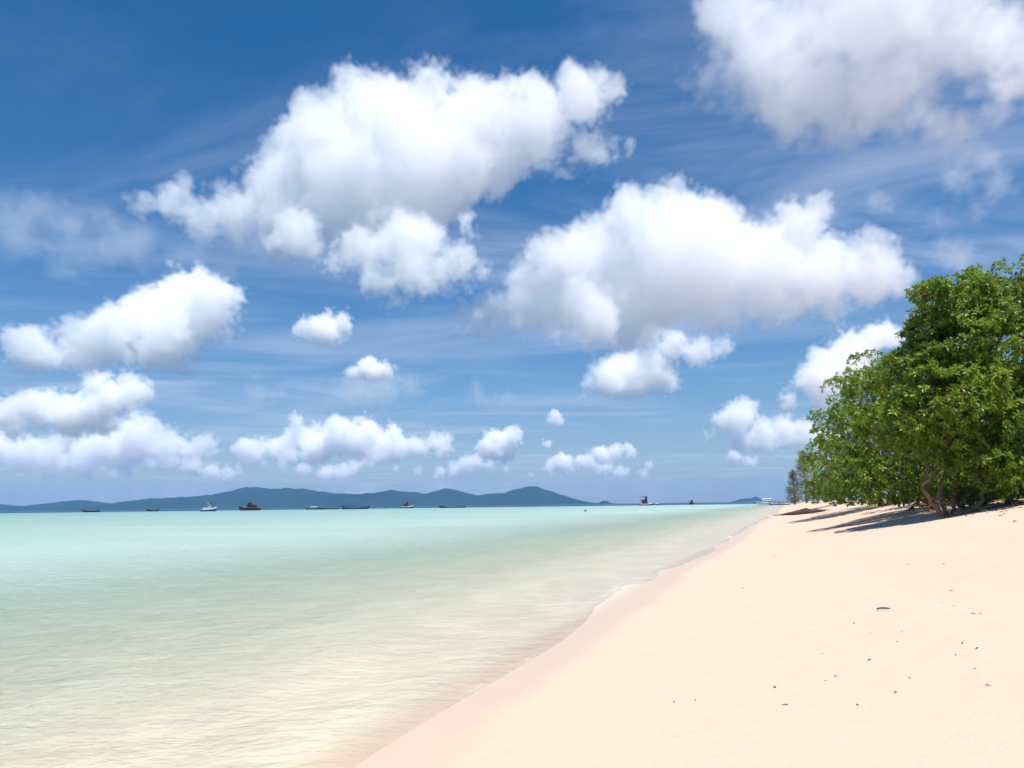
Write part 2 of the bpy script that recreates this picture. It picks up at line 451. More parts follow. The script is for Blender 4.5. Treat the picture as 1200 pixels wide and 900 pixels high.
cloud('largest white cumulus cloud, with several towers and a ragged trailing base', 3000,
      [(415, 112, 34), (437, 92, 16), (505, 112, 34), (510, 90, 14), (460, 160, 62), (385, 160, 52), (335, 170, 34), (560, 145, 52), (620, 135, 50), (675, 122, 38), (712, 106, 26),
       (425, 215, 78), (505, 200, 66), (575, 180, 45), (335, 222, 44), (345, 262, 48), (285, 252, 34), (205, 238, 26), (238, 256, 30), (175, 248, 18), (405, 262, 40), (480, 255, 46),
       (640, 172, 32), (695, 168, 28), (735, 170, 14)], soft=0.45, thick=0.42, seed=1, vox=1.5, rough=0.9)
cloud('ragged white puffs trailing under the largest cloud', 2250,
      [(480, 285, 40), (420, 285, 30), (450, 328, 26), (495, 322, 32), (540, 312, 26), (460, 350, 14), (545, 262, 16), (568, 318, 13), (350, 278, 30), (395, 300, 20), (520, 340, 14)], soft=0.5, thick=0.42, seed=19, vox=1.7)
cloud('low white lumps at the near foot of the broad domed cloud', 3200,
      [(580, 366, 30), (545, 378, 20), (618, 368, 34), (660, 352, 40), (700, 372, 30), (530, 372, 12), (640, 385, 22)], soft=0.6, thick=0.44, seed=20, vox=1.7)
cloud('ragged low bank of small far clouds resting on the hill tops', 14500,
      [(u + 9 * math.sin(u * 1.7), 548 + 7 * math.sin(u * 0.61), 7.5 + 3.5 * math.sin(u * 0.37 + 1)) for u in range(70, 760, 19)], soft=0.7, thick=0.45, seed=18, rough=1.1)
cloud('broad thin white veil of cloud left of the largest cloud', 4200,
      [(110, 240, 36), (75, 265, 42), (150, 285, 44), (95, 310, 40), (220, 300, 34), (265, 325, 30), (30, 285, 42), (0, 250, 46), (185, 325, 30), (310, 328, 22), (345, 335, 18)], soft=1.7, thick=0.09, seed=17, rough=1.15, vox=2.6)
cloud('thin torn scraps of cloud beside the grey overhead cloud', 3400,
      [(1030, 235, 22), (1120, 210, 26), (1145, 195, 24), (1105, 250, 18), (1150, 240, 20), (1110, 300, 26), (1135, 310, 18), (1180, 215, 26)], soft=1.6, thick=0.10, seed=16, rough=1.2, vox=2.4)
cloud('broad domed white cumulus cloud spreading above the tree top', 3900,
      [(785, 250, 38), (740, 270, 46), (700, 290, 46), (660, 315, 42), (625, 340, 38), (830, 255, 32), (800, 310, 70), (870, 315, 54), (935, 270, 34),
       (955, 246, 24), (945, 315, 52), (1005, 318, 38), (900, 350, 34), (740, 350, 54), (700, 370, 40), (850, 358, 34), (1050, 318, 24), (980, 355, 22)], soft=0.45, thick=0.45, seed=2, vox=1.4, rough=0.85)
cloud('soft grey white cloud sheet overhead, larger and flatter than the others', 1900,
      [(850, 85, 46), (905, 80, 60), (960, 95, 66), (1040, 95, 66), (1110, 70, 58), (925, 140, 40), (990, 145, 42), (1060, 140, 40), (1130, 140, 40), (1000, 30, 80), (1100, 0, 70), (900, 25, 60), (850, 10, 50),
       (1190, 110, 40), (1230, 60, 60), (1200, 20, 50)], soft=0.8, thick=0.38, seed=3, vox=2.4, rough=0.9)
cloud('puffy white cloud heap over the left end of the hills', 4600,
      [(215, 352, 42), (245, 350, 30), (175, 378, 46), (130, 395, 36), (100, 408, 28), (205, 395, 38), (75, 412, 22), (40, 410, 30), (240, 375, 26)], soft=0.5, thick=0.8, seed=4)
cloud('small lone white cloud puff under the largest cloud', 4100,
      [(378, 384, 20), (398, 378, 15), (355, 385, 13), (388, 392, 14)], soft=0.6, thick=0.7, seed=5)
cloud('bright white cloud tower at the open sea end of the hills', 9500,
      [(138, 462, 26), (112, 452, 18), (95, 482, 26), (118, 485, 24), (72, 486, 24), (40, 480, 26), (10, 490, 24), (155, 458, 14)], soft=0.4, thick=1.0, seed=6)
cloud('long low bank of white cloud over the left hills', 12500,
      [(60, 528, 24), (95, 520, 24), (130, 518, 28), (165, 515, 28), (195, 524, 24), (225, 528, 20), (245, 522, 14), (20, 530, 26), (-20, 520, 30), (150, 536, 20), (100, 538, 20)], soft=0.5, thick=0.7, seed=7)
cloud('row of small white cloud puffs above the middle hills', 12500,
      [(295, 528, 18), (315, 522, 14), (348, 494, 11), (345, 512, 16), (370, 520, 22), (400, 512, 22), (430, 514, 22), (460, 520, 20), (485, 522, 15), (515, 522, 16), (500, 530, 10), (440, 530, 16), (335, 528, 16)],
      soft=0.45, thick=0.8, seed=8)
cloud('small crisp white cloud puff above the gap in the hills', 12500,
      [(582, 522, 18), (598, 512, 13), (570, 528, 12), (590, 530, 12)], soft=0.4, thick=0.9, seed=9)
cloud('white cloud puff with a thin tail below the broad domed cloud', 5700,
      [(738, 436, 30), (712, 445, 22), (765, 432, 26), (692, 455, 12), (790, 405, 20), (760, 395, 16), (820, 408, 18), (845, 405, 14), (780, 445, 18)], soft=0.7, thick=0.6, seed=10)
cloud('leaning white cloud beside the tree crown', 6200,
      [(1025, 400, 22), (1000, 412, 28), (975, 430, 28), (950, 450, 24), (925, 465, 14), (1050, 392, 16), (990, 440, 24), (960, 468, 14), (1080, 385, 18)], soft=0.55, thick=0.7, seed=11)
cloud('low scattered white cloud behind the beach trees', 10500,
      [(860, 488, 20), (880, 478, 14), (845, 496, 12), (890, 510, 20), (920, 505, 18), (870, 512, 16), (945, 508, 18), (965, 515, 16), (835, 508, 10), (905, 522, 12), (880, 528, 9)], soft=0.6, thick=0.6, seed=12)
cloud('small bright white cap on a grey shadowed cloud', 7000,
      [(430, 432, 15), (448, 434, 12), (415, 436, 10)], soft=0.5, thick=0.9, seed=13)
cloud('thin grey cloud under a small white cap', 8000,
      [(420, 455, 26), (450, 455, 26), (480, 452, 18), (400, 462, 18), (300, 462, 16), (325, 458, 14), (560, 462, 18), (590, 466, 14)], soft=1.2, thick=0.10, seed=14, rough=1.2)
cloud('low ragged white scraps of cloud over the open sea horizon', 13500,
      [(660, 542, 11), (645, 546, 8), (705, 534, 11), (720, 530, 9), (738, 528, 8), (680, 540, 7), (650, 490, 9), (640, 520, 6), (860, 535, 8), (880, 540, 7), (760, 545, 6)], soft=0.5, thick=0.7, seed=15)

# ------------------------------------------------------------------ trees along the back of the beach
def leaf_material(name, a, b, c, tr_col, rough=0.42):
    t = NT(name)
    v = t.attr('leaf_tone')['Fac']
    col = t.ramp(v, [(0.0, c4(*a)), (0.5, c4(*b)), (0.93, c4(*c)), (1.0, c4(0.20, 0.115, 0.03))])
    n = t.noise(9, 3, 0.6)
    col = t.mix(t.math('MULTIPLY', n, 0.25), col, c4(*a))
    p = t.principled(Base_Color=col, Roughness=rough, Specular_IOR_Level=0.35)
    tl = t.n('ShaderNodeBsdfTranslucent'); t.put(tl.inputs['Color'], t.mix(0.5, col, c4(*tr_col)))
    mx = t.n('ShaderNodeMixShader'); mx.inputs[0].default_value = 0.34
    t.t.links.new(p, mx.inputs[1]); t.t.links.new(tl.outputs[0], mx.inputs[2])
    return t.surf(mx.outputs[0])
M_LEAF = leaf_material('broad_leaf', (0.036, 0.088, 0.010), (0.135, 0.245, 0.022), (0.31, 0.39, 0.040), (0.40, 0.52, 0.04))
M_NEEDLE = leaf_material('fine_leaf', (0.15, 0.17, 0.10), (0.21, 0.23, 0.14), (0.28, 0.29, 0.18), (0.28, 0.32, 0.14), 0.6)
t = NT('bark')
oc = t.n('ShaderNodeTexCoord').outputs['Object']
bn = t.noise(6, 6, 0.65, vec=oc, stretch=(1, 1, 0.35)); bf = t.noise(30, 4, 0.6, vec=oc, stretch=(1, 1, 0.3))
M_BARK = t.surf(t.principled(Base_Color=t.mix(bn, c4(0.10, 0.06, 0.035), c4(0.27, 0.18, 0.11)), Roughness=0.9, Normal=t.bump(bf, 0.7, 0.03)))
t = NT('weathered_driftwood')
oc = t.n('ShaderNodeTexCoord').outputs['Object']
bn = t.noise(3, 6, 0.65, vec=oc, stretch=(0.4, 2, 2)); bf = t.noise(14, 4, 0.6, vec=oc, stretch=(0.3, 2, 2))
M_DRIFT = t.surf(t.principled(Base_Color=t.mix(bn, c4(0.075, 0.045, 0.030), c4(0.24, 0.16, 0.11)), Roughness=0.9, Normal=t.bump(bf, 0.7, 0.04)))

def tube_arrays(path, radii, sides=8, wob=0.0, r=None):
    path = [Vector(p) for p in path]; V, F = [], []
    up = Vector((0.31, 0.17, 0.93)).normalized()
    for i, p in enumerate(path):
        d = (path[min(i + 1, len(path) - 1)] - path[max(i - 1, 0)]).normalized()
        a = d.cross(up)
        if a.length < 0.05: a = d.cross(Vector((1, 0, 0)))
        a.normalize(); b = d.cross(a)
        for k in range(sides):
            th = 2 * math.pi * k / sides
            rr = radii[i] * (1 + (wob * math.sin(3 * th + i * 1.7) if wob else 0))
            V.append(p + (a * math.cos(th) + b * math.sin(th)) * rr)
    n = len(path)
    for i in range(n - 1):
        for k in range(sides):
            F.append((i * sides + k, i * sides + (k + 1) % sides, (i + 1) * sides + (k + 1) % sides, (i + 1) * sides + k))
    # close the ends
    V.append(path[0]); V.append(path[-1]); c0, c1 = len(V) - 2, len(V) - 1
    for k in range(sides):
        F.append((c0, (k + 1) % sides, k, k)); F.append((c1, (n - 1) * sides + k, (n - 1) * sides + (k + 1) % sides, (n - 1) * sides + (k + 1) % sides))
    return V, F
def tubes_obj(name, tubes, mat, parent=None):
    bm = bmesh.new()
    for path, radii, sides, wob in tubes:
        V, F = tube_arrays(path, radii, sides, wob)
        vs = [bm.verts.new(v) for v in V]
        for f in F:
            q = [vs[i] for i in dict.fromkeys(f)]
            try: bm.faces.new(q)
            except ValueError: pass
    return from_bm(name, bm, mat, parent, True)
def bend(p0, p1, n, sag, r, jit):
    """a wandering limb path from p0 to p1"""
    p0, p1 = Vector(p0), Vector(p1); L = (p1 - p0).length
    out = []
    o1 = Vector(r.normal(0, 1, 3)) * jit * L; o2 = Vector(r.normal(0, 1, 3)) * jit * L
    for i in range(n + 1):
        s = i / n; e = math.sin(math.pi * s); e2 = math.sin(2 * math.pi * s)
        out.append(p0.lerp(p1, s) + o1 * e + o2 * e2 * 0.6 + Vector((0, 0, sag * L)) * e)
    return out

LEAF_T = np.array([[0, 0, 0], [0.60, -0.24, 0.06], [0.60, 0.24, 0.06], [0.58, 0, 0.0], [1.0, 0, -0.06], [0.28, -0.11, 0.03], [0.28, 0.11, 0.03]], float)
LEAF_F = np.array([[0, 3, 5], [5, 3, 1], [1, 3, 4], [0, 6, 3], [6, 2, 3], [3, 2, 4]])
def rosettes(P, A, size, r, nleaf=11):
    """leaf whorls at points P, facing along A; returns verts, tris, leaf tone"""
    n = len(P); K = nleaf
    A = A / np.linalg.norm(A, axis=1, keepdims=True)
    ref = np.where(np.abs(A[:, 2:3]) > 0.9, np.array([[1, 0, 0.]]), np.array([[0, 0, 1.]]))
    e1 = np.cross(A, ref); e1 /= np.linalg.norm(e1, axis=1, keepdims=True); e2 = np.cross(A, e1)
    th = (np.arange(K)[None] * 2.399 + r.uniform(0, 6.28, (n, 1)) + r.normal(0, 0.2, (n, K)))
    el = np.linspace(-0.15, 1.15, K)[None] + r.normal(0, 0.18, (n, K))
    rad_ = np.cos(th)[..., None] * e1[:, None] + np.sin(th)[..., None] * e2[:, None]
    d = np.cos(el)[..., None] * rad_ + np.sin(el)[..., None] * A[:, None]           # leaf direction
    side = np.cross(A[:, None], rad_); nrm = np.cross(d, side)
    tw = r.normal(0, 0.35, (n, K))[..., None]
    s2 = side * np.cos(tw) + nrm * np.sin(tw); n2 = nrm * np.cos(tw) - side * np.sin(tw)
    L = (size * r.uniform(0.65, 1.15, (n, K)))[..., None, None]
    T = LEAF_T[None, None]
    base = (P[:, None] + d * 0.02)[:, :, None]
    V = base + L * (T[..., 0:1] * d[:, :, None] + T[..., 1:2] * s2[:, :, None] + T[..., 2:3] * n2[:, :, None])
    V[..., 4, 2] -= (L[..., 0, 0] * 0.12)
    F = (np.arange(n * K)[:, None, None] * 7 + LEAF_F[None]).reshape(-1, 3)
    return V.reshape(-1, 3), F, n * K
def crown_mesh(name, P, A, size, r, parent, mat, tone_bias=0.0, nleaf=11):
    V, F, nl = rosettes(P, A, size, r, nleaf)
    o = np_mesh(name, V, F, mat, parent)
    base = np.repeat(np.clip(r.normal(0.50 + tone_bias, 0.15, len(P)) + 0.22 * vnoise(P[:, 0] * 1.3 + P[:, 2], P[:, 2] * 1.3 + P[:, 1], 77), 0.02, 0.88), nleaf)
    tone = np.clip(base + r.normal(0, 0.13, nl), 0.0, 0.92)
    tone[r.random(nl) < 0.025] = 1.0
    at_ = o.data.attributes.new('leaf_tone', 'FLOAT', 'POINT')
    at_.data.foreach_set('value', np.repeat(tone, 7).astype(np.float32))
    return o
def sphere_dirs(n, r):
    v = r.normal(0, 1, (n, 3)); return v / np.linalg.norm(v, axis=1, keepdims=True)

def rough_stem(path, radii, r):
    """a gnarled stem: the path resampled with kinks and knots"""
    out, rr = [path[0]], [radii[0]]
    for a, b, ra, rb in zip(path, path[1:], radii, radii[1:]):
        for k in (1, 2, 3):
            s = k / 3; rad_ = ra + (rb - ra) * s
            out.append(a.lerp(b, s) + Vector(r.normal(0, 1, 3)) * rad_ * 0.42); rr.append(rad_ * r.uniform(0.8, 1.2))
    return (out, rr, 9, 0.14)
def leafy_tree(label, base, lobes, stems, seed, leaf=0.16, clump=0.55, density=1.0, tone=0.0, stem_r=0.09, front=None, minz=None, name='broadleaf_tree', limbs=True):
    """lobes: (centre Vector, (rx, ry, rz)) in metres; stems: list of (point list, radii)"""
    r = np.random.default_rng(seed)
    root = empty(name, base)
    tag(root, label, 'tree', 'leafy trees behind the beach')
    inv = lambda p: Vector(p) - Vector(base)
    LC = np.array([tuple(inv(c)) for c, _ in lobes]); LR = np.array([q for _, q in lobes], float)
    cl_c, cl_r, cl_a = [], [], []
    for i in range(len(LC)):
        area = (LR[i][0] * LR[i][1] + LR[i][0] * LR[i][2] + LR[i][1] * LR[i][2]) * 4.19
        n = int(area / (clump * clump * 1.9) * density) + 3
        d = sphere_dirs(n, r); rr = r.uniform(0.66, 1.04, (n, 1)) ** 0.8
        p = LC[i] + d * LR[i] * rr
        inside = np.zeros(n, bool)
        for j in range(len(LC)):
            if j != i: inside |= (((p - LC[j]) / LR[j]) ** 2).sum(1) < 0.45
        p, d = p[~inside], d[~inside]
        if minz is not None:
            k = p[:, 2] > minz - base[2]; p, d = p[k], d[k]
        cl_c.append(p); cl_a.append(d); cl_r.append(clump * r.uniform(0.55, 1.25, len(p)))
    C = np.concatenate(cl_c); A = np.concatenate(cl_a); R = np.concatenate(cl_r)
    # whorls over the outer half of every clump
    P_, A_ = [], []
    for c, a, q in zip(C, A, R):
        n = max(4, int(q * q * 60 * density * (0.16 / leaf) ** 2 * 0.55))
        d = sphere_dirs(n, r) + a * 0.55 + np.array([0, 0, 0.35]); d /= np.linalg.norm(d, axis=1, keepdims=True)
        P_.append(c + d * q * r.uniform(0.55, 1.05, (n, 1)) * np.array([1, 1, 0.75])); A_.append(d + r.normal(0, 0.25, (n, 3)) + np.array([0, 0, 0.25]))
    P_ = np.concatenate(P_); A_ = np.concatenate(A_)
    if minz is not None:
        k = P_[:, 2] > minz - base[2] - 0.05; P_, A_ = P_[k], A_[k]
    crown_mesh('crown', P_, A_, leaf, r, root, M_LEAF, tone)
    # trunk stems and the limbs that carry the clumps
    ends = []
    for path, radii in stems:
        tubes_obj('trunk', [rough_stem([inv(p) for p in path], radii, r)], M_BARK, root)
        ends += [inv(p) for p in path[1:]]
    if limbs:
        ends_np = np.array([tuple(e) for e in ends])
        tubes = []
        for i in range(len(LC)):
            j = int(np.argmin(((ends_np - LC[i]) ** 2).sum(1)))
            pth = bend(ends[j], LC[i], 6, 0.06, r, 0.08)
            tubes.append((pth, np.linspace(stem_r * 0.7, stem_r * 0.3, 7), 6, 0.1))
            near = np.argsort(((((C - LC[i]) / LR[i]) ** 2).sum(1)))[4:int(10 * density) + 10]
            for q in near:
                tubes.append((bend(LC[i], C[q], 4, 0.03, r, 0.10), np.linspace(stem_r * 0.25, 0.008, 5), 4, 0))
        lm = tubes_obj('branch', tubes, M_BARK, root); lm['kind'] = 'stuff'
    return root

def lobe(u, v, Y, ru, rv, ry):
    """a crown lobe seen at a pixel, Y metres out; half sizes in pixels, depth in metres"""
    p = at(u, v, Y); k = Y / FPX
    return (p, (ru * k, ry, rv * k))

# tree A: the big gnarled one on the berm
YA = 20.0
bA = ground(1112, 606)
YA = bA.y
kA = YA / FPX
P = lambda u, v, dy=0.0: at(u, v, YA + dy)
stemsA = [
    ([bA + Vector((0.10, 0, -0.15)), P(1098, 598, 0.1), P(1088, 585, 0.1), P(1082, 568, 0.2), P(1085, 552, 0.3), P(1094, 530, 0.6), P(1098, 480, 1.0), P(1092, 420, 1.2)], [q * 0.62 for q in (.15, .12, .095, .085, .075, .07, .06, .03)]),
    ([bA + Vector((0.0, 0.05, -0.12)), P(1106, 596, 0.4), P(1100, 582, 0.6), P(1105, 560, 0.8), P(1118, 530, 1.1), P(1122, 450, 1.4), P(1110, 370, 1.6)], [q * 0.62 for q in (.14, .11, .095, .085, .075, .06, .03)]),
    ([bA + Vector((0.15, 0, -0.12)), P(1126, 602, -0.1), P(1142, 597, 0.0), P(1150, 586, 0.1), P(1158, 570, 0.2), P(1165, 545, 0.4), P(1185, 470, 1.0)], [q * 0.62 for q in (.17, .16, .13, .10, .085, .07, .04)]),
    ([P(1142, 600, 0.2), P(1160, 600, 0.5), P(1178, 592, 0.8), P(1190, 570, 1.0), P(1205, 530, 1.3), P(1220, 450, 1.6)], [q * 0.62 for q in (.15, .14, .12, .10, .08, .04)]),
    ([P(1118, 605, 0.3), P(1117, 590, 0.5), P(1120, 572, 0.6), P(1124, 555, 0.7), P(1138, 520, 1.2), P(1150, 440, 1.6), P(1160, 360, 1.8)], [q * 0.62 for q in (.11, .085, .08, .07, .065, .05, .03)]),
    ([P(1082, 568, 0.2), P(1090, 560, 0.0), P(1098, 548, 0.1), P(1101, 536, 0.2), P(1096, 512, 0.4)], [q * 0.62 for q in (.06, .05, .045, .04, .02)]),
]
lobesA = [lobe(1158, 356, YA + 1.6, 44, 36, 1.6), lobe(1116, 362, YA + 1.2, 36, 28, 1.2), lobe(1084, 347, YA + 1.0, 14, 9, .5), lobe(1092, 392, YA + 1.4, 18, 20, .9), lobe(1078, 424, YA + 1.6, 18, 18, .9), lobe(1198, 350, YA + 1.5, 45, 42, 1.6), lobe(1116, 404, YA + .8, 34, 34, 1.5),
          lobe(1160, 410, YA + .6, 55, 46, 1.8), lobe(1210, 420, YA + .6, 50, 50, 1.8), lobe(1075, 445, YA + 1.4, 36, 34, 1.3), lobe(1120, 470, YA + .4, 50, 40, 1.6), lobe(1175, 490, YA + .4, 50, 40, 1.6),
          lobe(1225, 500, YA + .5, 45, 46, 1.6), lobe(1070, 500, YA + 1.2, 32, 34, 1.2), lobe(1110, 520, YA + .2, 26, 20, .7), lobe(1150, 545, YA - .1, 26, 22, .8), lobe(1190, 550, YA + .1, 34, 26, 1.0), lobe(1235, 560, YA + .5, 30, 34, 1.2)]
leafy_tree('big gnarled leafy tree with twisted low stems rising from the sand', bA, lobesA, stemsA, 21, leaf=0.165, clump=0.42, density=1.45)
def berm_tree(label, u_base, Y, lobes, seed, leaf=0.17, clump=0.5, tone=0.0, density=1.0, lift=1.6):
    X = float(shore(Y)) + 0.0
    p = at(u_base, 585, Y); b = on_sand(p.x, Y)
    r = np.random.default_rng(seed)
    stems = []
    for i in range(3):
        q = lobes[i % len(lobes)][0]
        pth = bend(b + Vector((r.uniform(-.2, .2), r.uniform(-.2, .2), -0.2)), q, 7, 0.0, r, 0.07)
        stems.append((pth, np.linspace(0.16, 0.05, 8)))
    return leafy_tree(label, b, lobes, stems, seed, leaf=leaf, clump=clump, tone=tone, density=density, minz=b.z + 0.25)
YB = 29.0
berm_tree('leafy tree directly behind the big gnarled tree', 1100, YB,
    [lobe(1064, 456, YB, 38, 36, 1.8), lobe(1050, 436, YB, 18, 18, 1.2), lobe(1035, 475, YB - .5, 36, 40, 1.6), lobe(1100, 470, YB + 1, 50, 50, 2), lobe(1150, 480, YB + 1.5, 55, 60, 2), lobe(1040, 530, YB - 1, 42, 40, 1.6),
     lobe(1080, 545, YB - .6, 40, 36, 1.5), lobe(1050, 560, YB - 1.2, 34, 24, 1.3), lobe(1120, 560, YB + 1.5, 45, 28, 1.8), lobe(1015, 560, YB - .8, 26, 24, 1.2), lobe(1170, 560, YB + 2, 50, 30, 2), lobe(1220, 540, YB + 2, 50, 60, 2), lobe(1060, 574, YB - 1.2, 26, 13, 1.0), lobe(1020, 572, YB - .8, 28, 14, 1.0), lobe(1095, 583, YB + 1.5, 34, 16, 1.4), lobe(1140, 585, YB + 1.8, 36, 18, 1.4), lobe(1190, 585, YB + 1.8, 36, 20, 1.4)],
    22, leaf=0.18, clump=0.5, tone=-0.02)
YC = 45.0
berm_tree('rounded leafy tree leaning over the sand before the far boats', 1035, YC,
    [lobe(1020, 440, YC + 2, 30, 26, 2), lobe(1000, 468, YC, 28, 30, 2), lobe(985, 505, YC - .5, 26, 32, 2), lobe(1015, 510, YC, 34, 40, 2.2), lobe(978, 548, YC - 1, 28, 32, 2), lobe(1005, 560, YC - 1, 30, 26, 2), lobe(1040, 545, YC, 34, 40, 2.4), lobe(975, 572, YC - 1, 24, 13, 1.6), lobe(1010, 573, YC - .6, 26, 13, 1.6), lobe(1045, 573, YC, 30, 14, 1.8)],
    23, leaf=0.20, clump=0.65, tone=0.02, density=0.9)
YD = 85.0
berm_tree('lower leafy tree at the far end of the tree row', 990, YD,
    [lobe(972, 510, YD, 16, 22, 2.4), lobe(964, 535, YD - 1, 18, 24, 2.4), lobe(956, 560, YD - 1.5, 15, 22, 2.2), lobe(975, 562, YD - 2, 18, 22, 2.4), lobe(990, 540, YD + 1, 22, 34, 3), lobe(955, 577, YD - 1, 14, 8, 1.8), lobe(978, 577, YD - 1, 18, 9, 2)],
    24, leaf=0.26, clump=0.9, tone=0.10, density=0.8)
YS = 24.5
for lab, us in (('low leafy shrub growing just behind the gnarled stems', (1118, 1140, 1160)), ('low leafy shrub on the shady ground past the gnarled stems', (1185, 1210, 1235))):
    berm_tree(lab, us[1], YS, [lobe(u, 588 - 2 * k, YS + .4 * k, 17, 14, .7) for k, u in enumerate(us)], 60 + us[0] % 7, leaf=0.16, clump=0.4, tone=-0.05)
# shade-side thicket behind the row, seen through the gaps
for i, (u, Y, hgt, lab) in enumerate([(1150, 36, 6.5, 'leafy thicket tree in the shade behind the gnarled stems'), (1230, 30, 7.5, 'leafy tree standing past the right side of the gnarled tree'), (1085, 50, 7.0, 'tall leafy tree deep behind the second row')]):
    p = at(u, 585, Y); b = on_sand(p.x, Y)
    berm_tree(lab, u, Y, [(b + Vector((0, 0, hgt * .35)), (3.2, 2.2, hgt * .36)), (b + Vector((-1.6, .4, hgt * .62)), (2.0, 1.8, 1.9)), (b + Vector((1.8, .2, hgt * .66)), (2.2, 1.8, 1.9)), (b + Vector((.2, 0, hgt * .85)), (1.7, 1.5, 1.5)),
         (b + Vector((-2.2, -.3, hgt * .2)), (1.6, 1.5, 1.3)), (b + Vector((2.2, -.3, hgt * .2)), (1.6, 1.5, 1.3))], 30 + i, leaf=0.21, clump=0.7, tone=-0.12, density=0.75)

def casuarina(label, u, Y, vtop, seed, wpx):
    r = np.random.default_rng(seed)
    p = at(u, 585, Y); b = on_sand(p.x, Y); top = at(u, vtop, Y).z
    root = empty('casuarina_tree', b); tag(root, label, 'tree', 'feathery trees at the far end of the beach')
    H = top - b.z; w = wpx * Y / FPX
    tubes_obj('trunk', [([Vector((0, 0, -0.4)), Vector((0.2, 0, H * .3)), Vector((-.1, 0, H * .65)), Vector((0, 0, H * .97))], [.3, .22, .14, .04], 7, 0)], M_BARK, root)
    P_, A_, tubes = [], [], []
    for i in range(64):
        z = H * r.uniform(.03, 1.0); L = w * (1 - (z / H) ** 1.6) * r.uniform(.6, 1.1) + .4; th = r.uniform(0, 6.28)
        d = np.array([math.cos(th), math.sin(th), .45]); e = np.array([0, 0, z]) + d * L
        tubes.append(([Vector((0, 0, z)), Vector(np.array([0, 0, z]) + d * L * .5 + [0, 0, -.1 * L]), Vector(e)], [.07, .05, .02], 4, 0))
        for k in range(12):
            s = r.uniform(.3, 1.05)
            P_.append(np.array([0, 0, z]) + d * L * s + r.normal(0, .45, 3)); A_.append(d + r.normal(0, .5, 3) + [0, 0, .2])
    tubes_obj('branch', tubes, M_BARK, root)['kind'] = 'stuff'
    P_, A_ = np.array(P_), np.array(A_)
    n = len(P_); K = 11
    d = np.repeat(A_, K, 0) + r.normal(0, .8, (n * K, 3)); d /= np.linalg.norm(d, axis=1, keepdims=True)
    p0 = np.repeat(P_, K, 0) + r.normal(0, .12, (n * K, 3)); sd = np.cross(d, sphere_dirs(n * K, r)) * .035
    L = r.uniform(.5, 1.1, (n * K, 1))
    V = np.stack([p0 - sd, p0 + sd, p0 + d * L + [0, 0, -.18]], 1).reshape(-1, 3)
    o = np_mesh('crown', V, np.arange(n * K * 3).reshape(-1, 3), M_NEEDLE, root)
    a = o.data.attributes.new('leaf_tone', 'FLOAT', 'POINT'); a.data.foreach_set('value', np.repeat(r.uniform(.1, .9, n * K), 3).astype(np.float32))
casuarina('grey green feathery tree at the far end of the beach', 945, 210, 530, 41, 13)
casuarina('shorter feathery tree next to the far moored boats', 931, 260, 553, 42, 8)

# ------------------------------------------------------------------ boats
M_DARKHULL = paint('dark_tarred_wood', (0.014, 0.013, 0.015), 0.6, 0.3)
M_WHITE = paint('white_boat_paint', (0.74, 0.75, 0.76), 0.4, 0.2)
M_BLUE = paint('blue_boat_paint', (0.03, 0.09, 0.20), 0.45, 0.2)
M_RED = paint('red_brown_boat_paint', (0.085, 0.03, 0.028), 0.5, 0.3)
M_GREEN = paint('green_boat_paint', (0.02, 0.05, 0.045), 0.5, 0.3)
M_CANVAS = paint('grey_canvas', (0.07, 0.07, 0.075), 0.9, 0.3)
M_WOOD = paint('plain_deck_wood', (0.26, 0.17, 0.10), 0.8, 0.3)
t = NT('dark_window_glass'); M_GLASS = t.surf(t.principled(Base_Color=c4(0.02, 0.03, 0.04), Roughness=0.08))

def hull_mesh(L, B, free, bow, stern, draft, z0=None, z1=None, n=18):
    """boat hull along x, bow at +x; optional z0..z1 cuts a band (fraction of freeboard) 3 mm proud for a painted strake"""
    bm = bmesh.new(); rings = []
    for i in range(n + 1):
        s = i / n; x = (s - 0.5) * L
        w = B / 2 * (min(1, (s / 0.18) ** 0.5 * 0.35 + 0.65) if s < 0.18 else (1 if s < 0.55 else max(0.02, 1 - ((s - 0.55) / 0.45) ** 2.0)))
        top = free + (stern * max(0, 0.35 - s) ** 1.6 / 0.35 ** 1.6) + bow * max(0, (s - 0.45) / 0.55) ** 2.0
        keel = -draft + (draft + free * 0.55) * max(0, (s - 0.8) / 0.2) ** 2
        if z0 is None:
            ring = [(-w, top), (-w * 0.94, top * 0.45), (-w * 0.78, 0.0 if keel < 0 else keel), (-w * 0.4, keel * 0.8 if keel < 0 else keel), (0, keel), (w * 0.4, keel * 0.8 if keel < 0 else keel), (w * 0.78, 0.0 if keel < 0 else keel), (w * 0.94, top * 0.45), (w, top), (w * 0.86, top), (w * 0.84, top * 0.72), (-w * 0.84, top * 0.72), (-w * 0.86, top)]
        else:
            q = 1.012 * w + 0.012
            ring = [(-q, top * z1 + .01), (-q, top * z0), (0, top * z0 + .0), (q, top * z0), (q, top * z1 + .01), (0, top * z1)]
        rings.append([bm.verts.new((x + (0.03 * L * max(0, (s - .8) / .2) * (z / max(top, .1)) if s > .8 else 0), y, z)) for y, z in ring])
    k = len(rings[0])
    for a, b in zip(rings, rings[1:]):
        for j in range(k): bm.faces.new((a[j], b[j], b[(j + 1) % k], a[(j + 1) % k]))
    bm.faces.new(rings[0]); bm.faces.new(rings[-1][::-1])
    bmesh.ops.recalc_face_normals(bm, faces=bm.faces)
    return bm
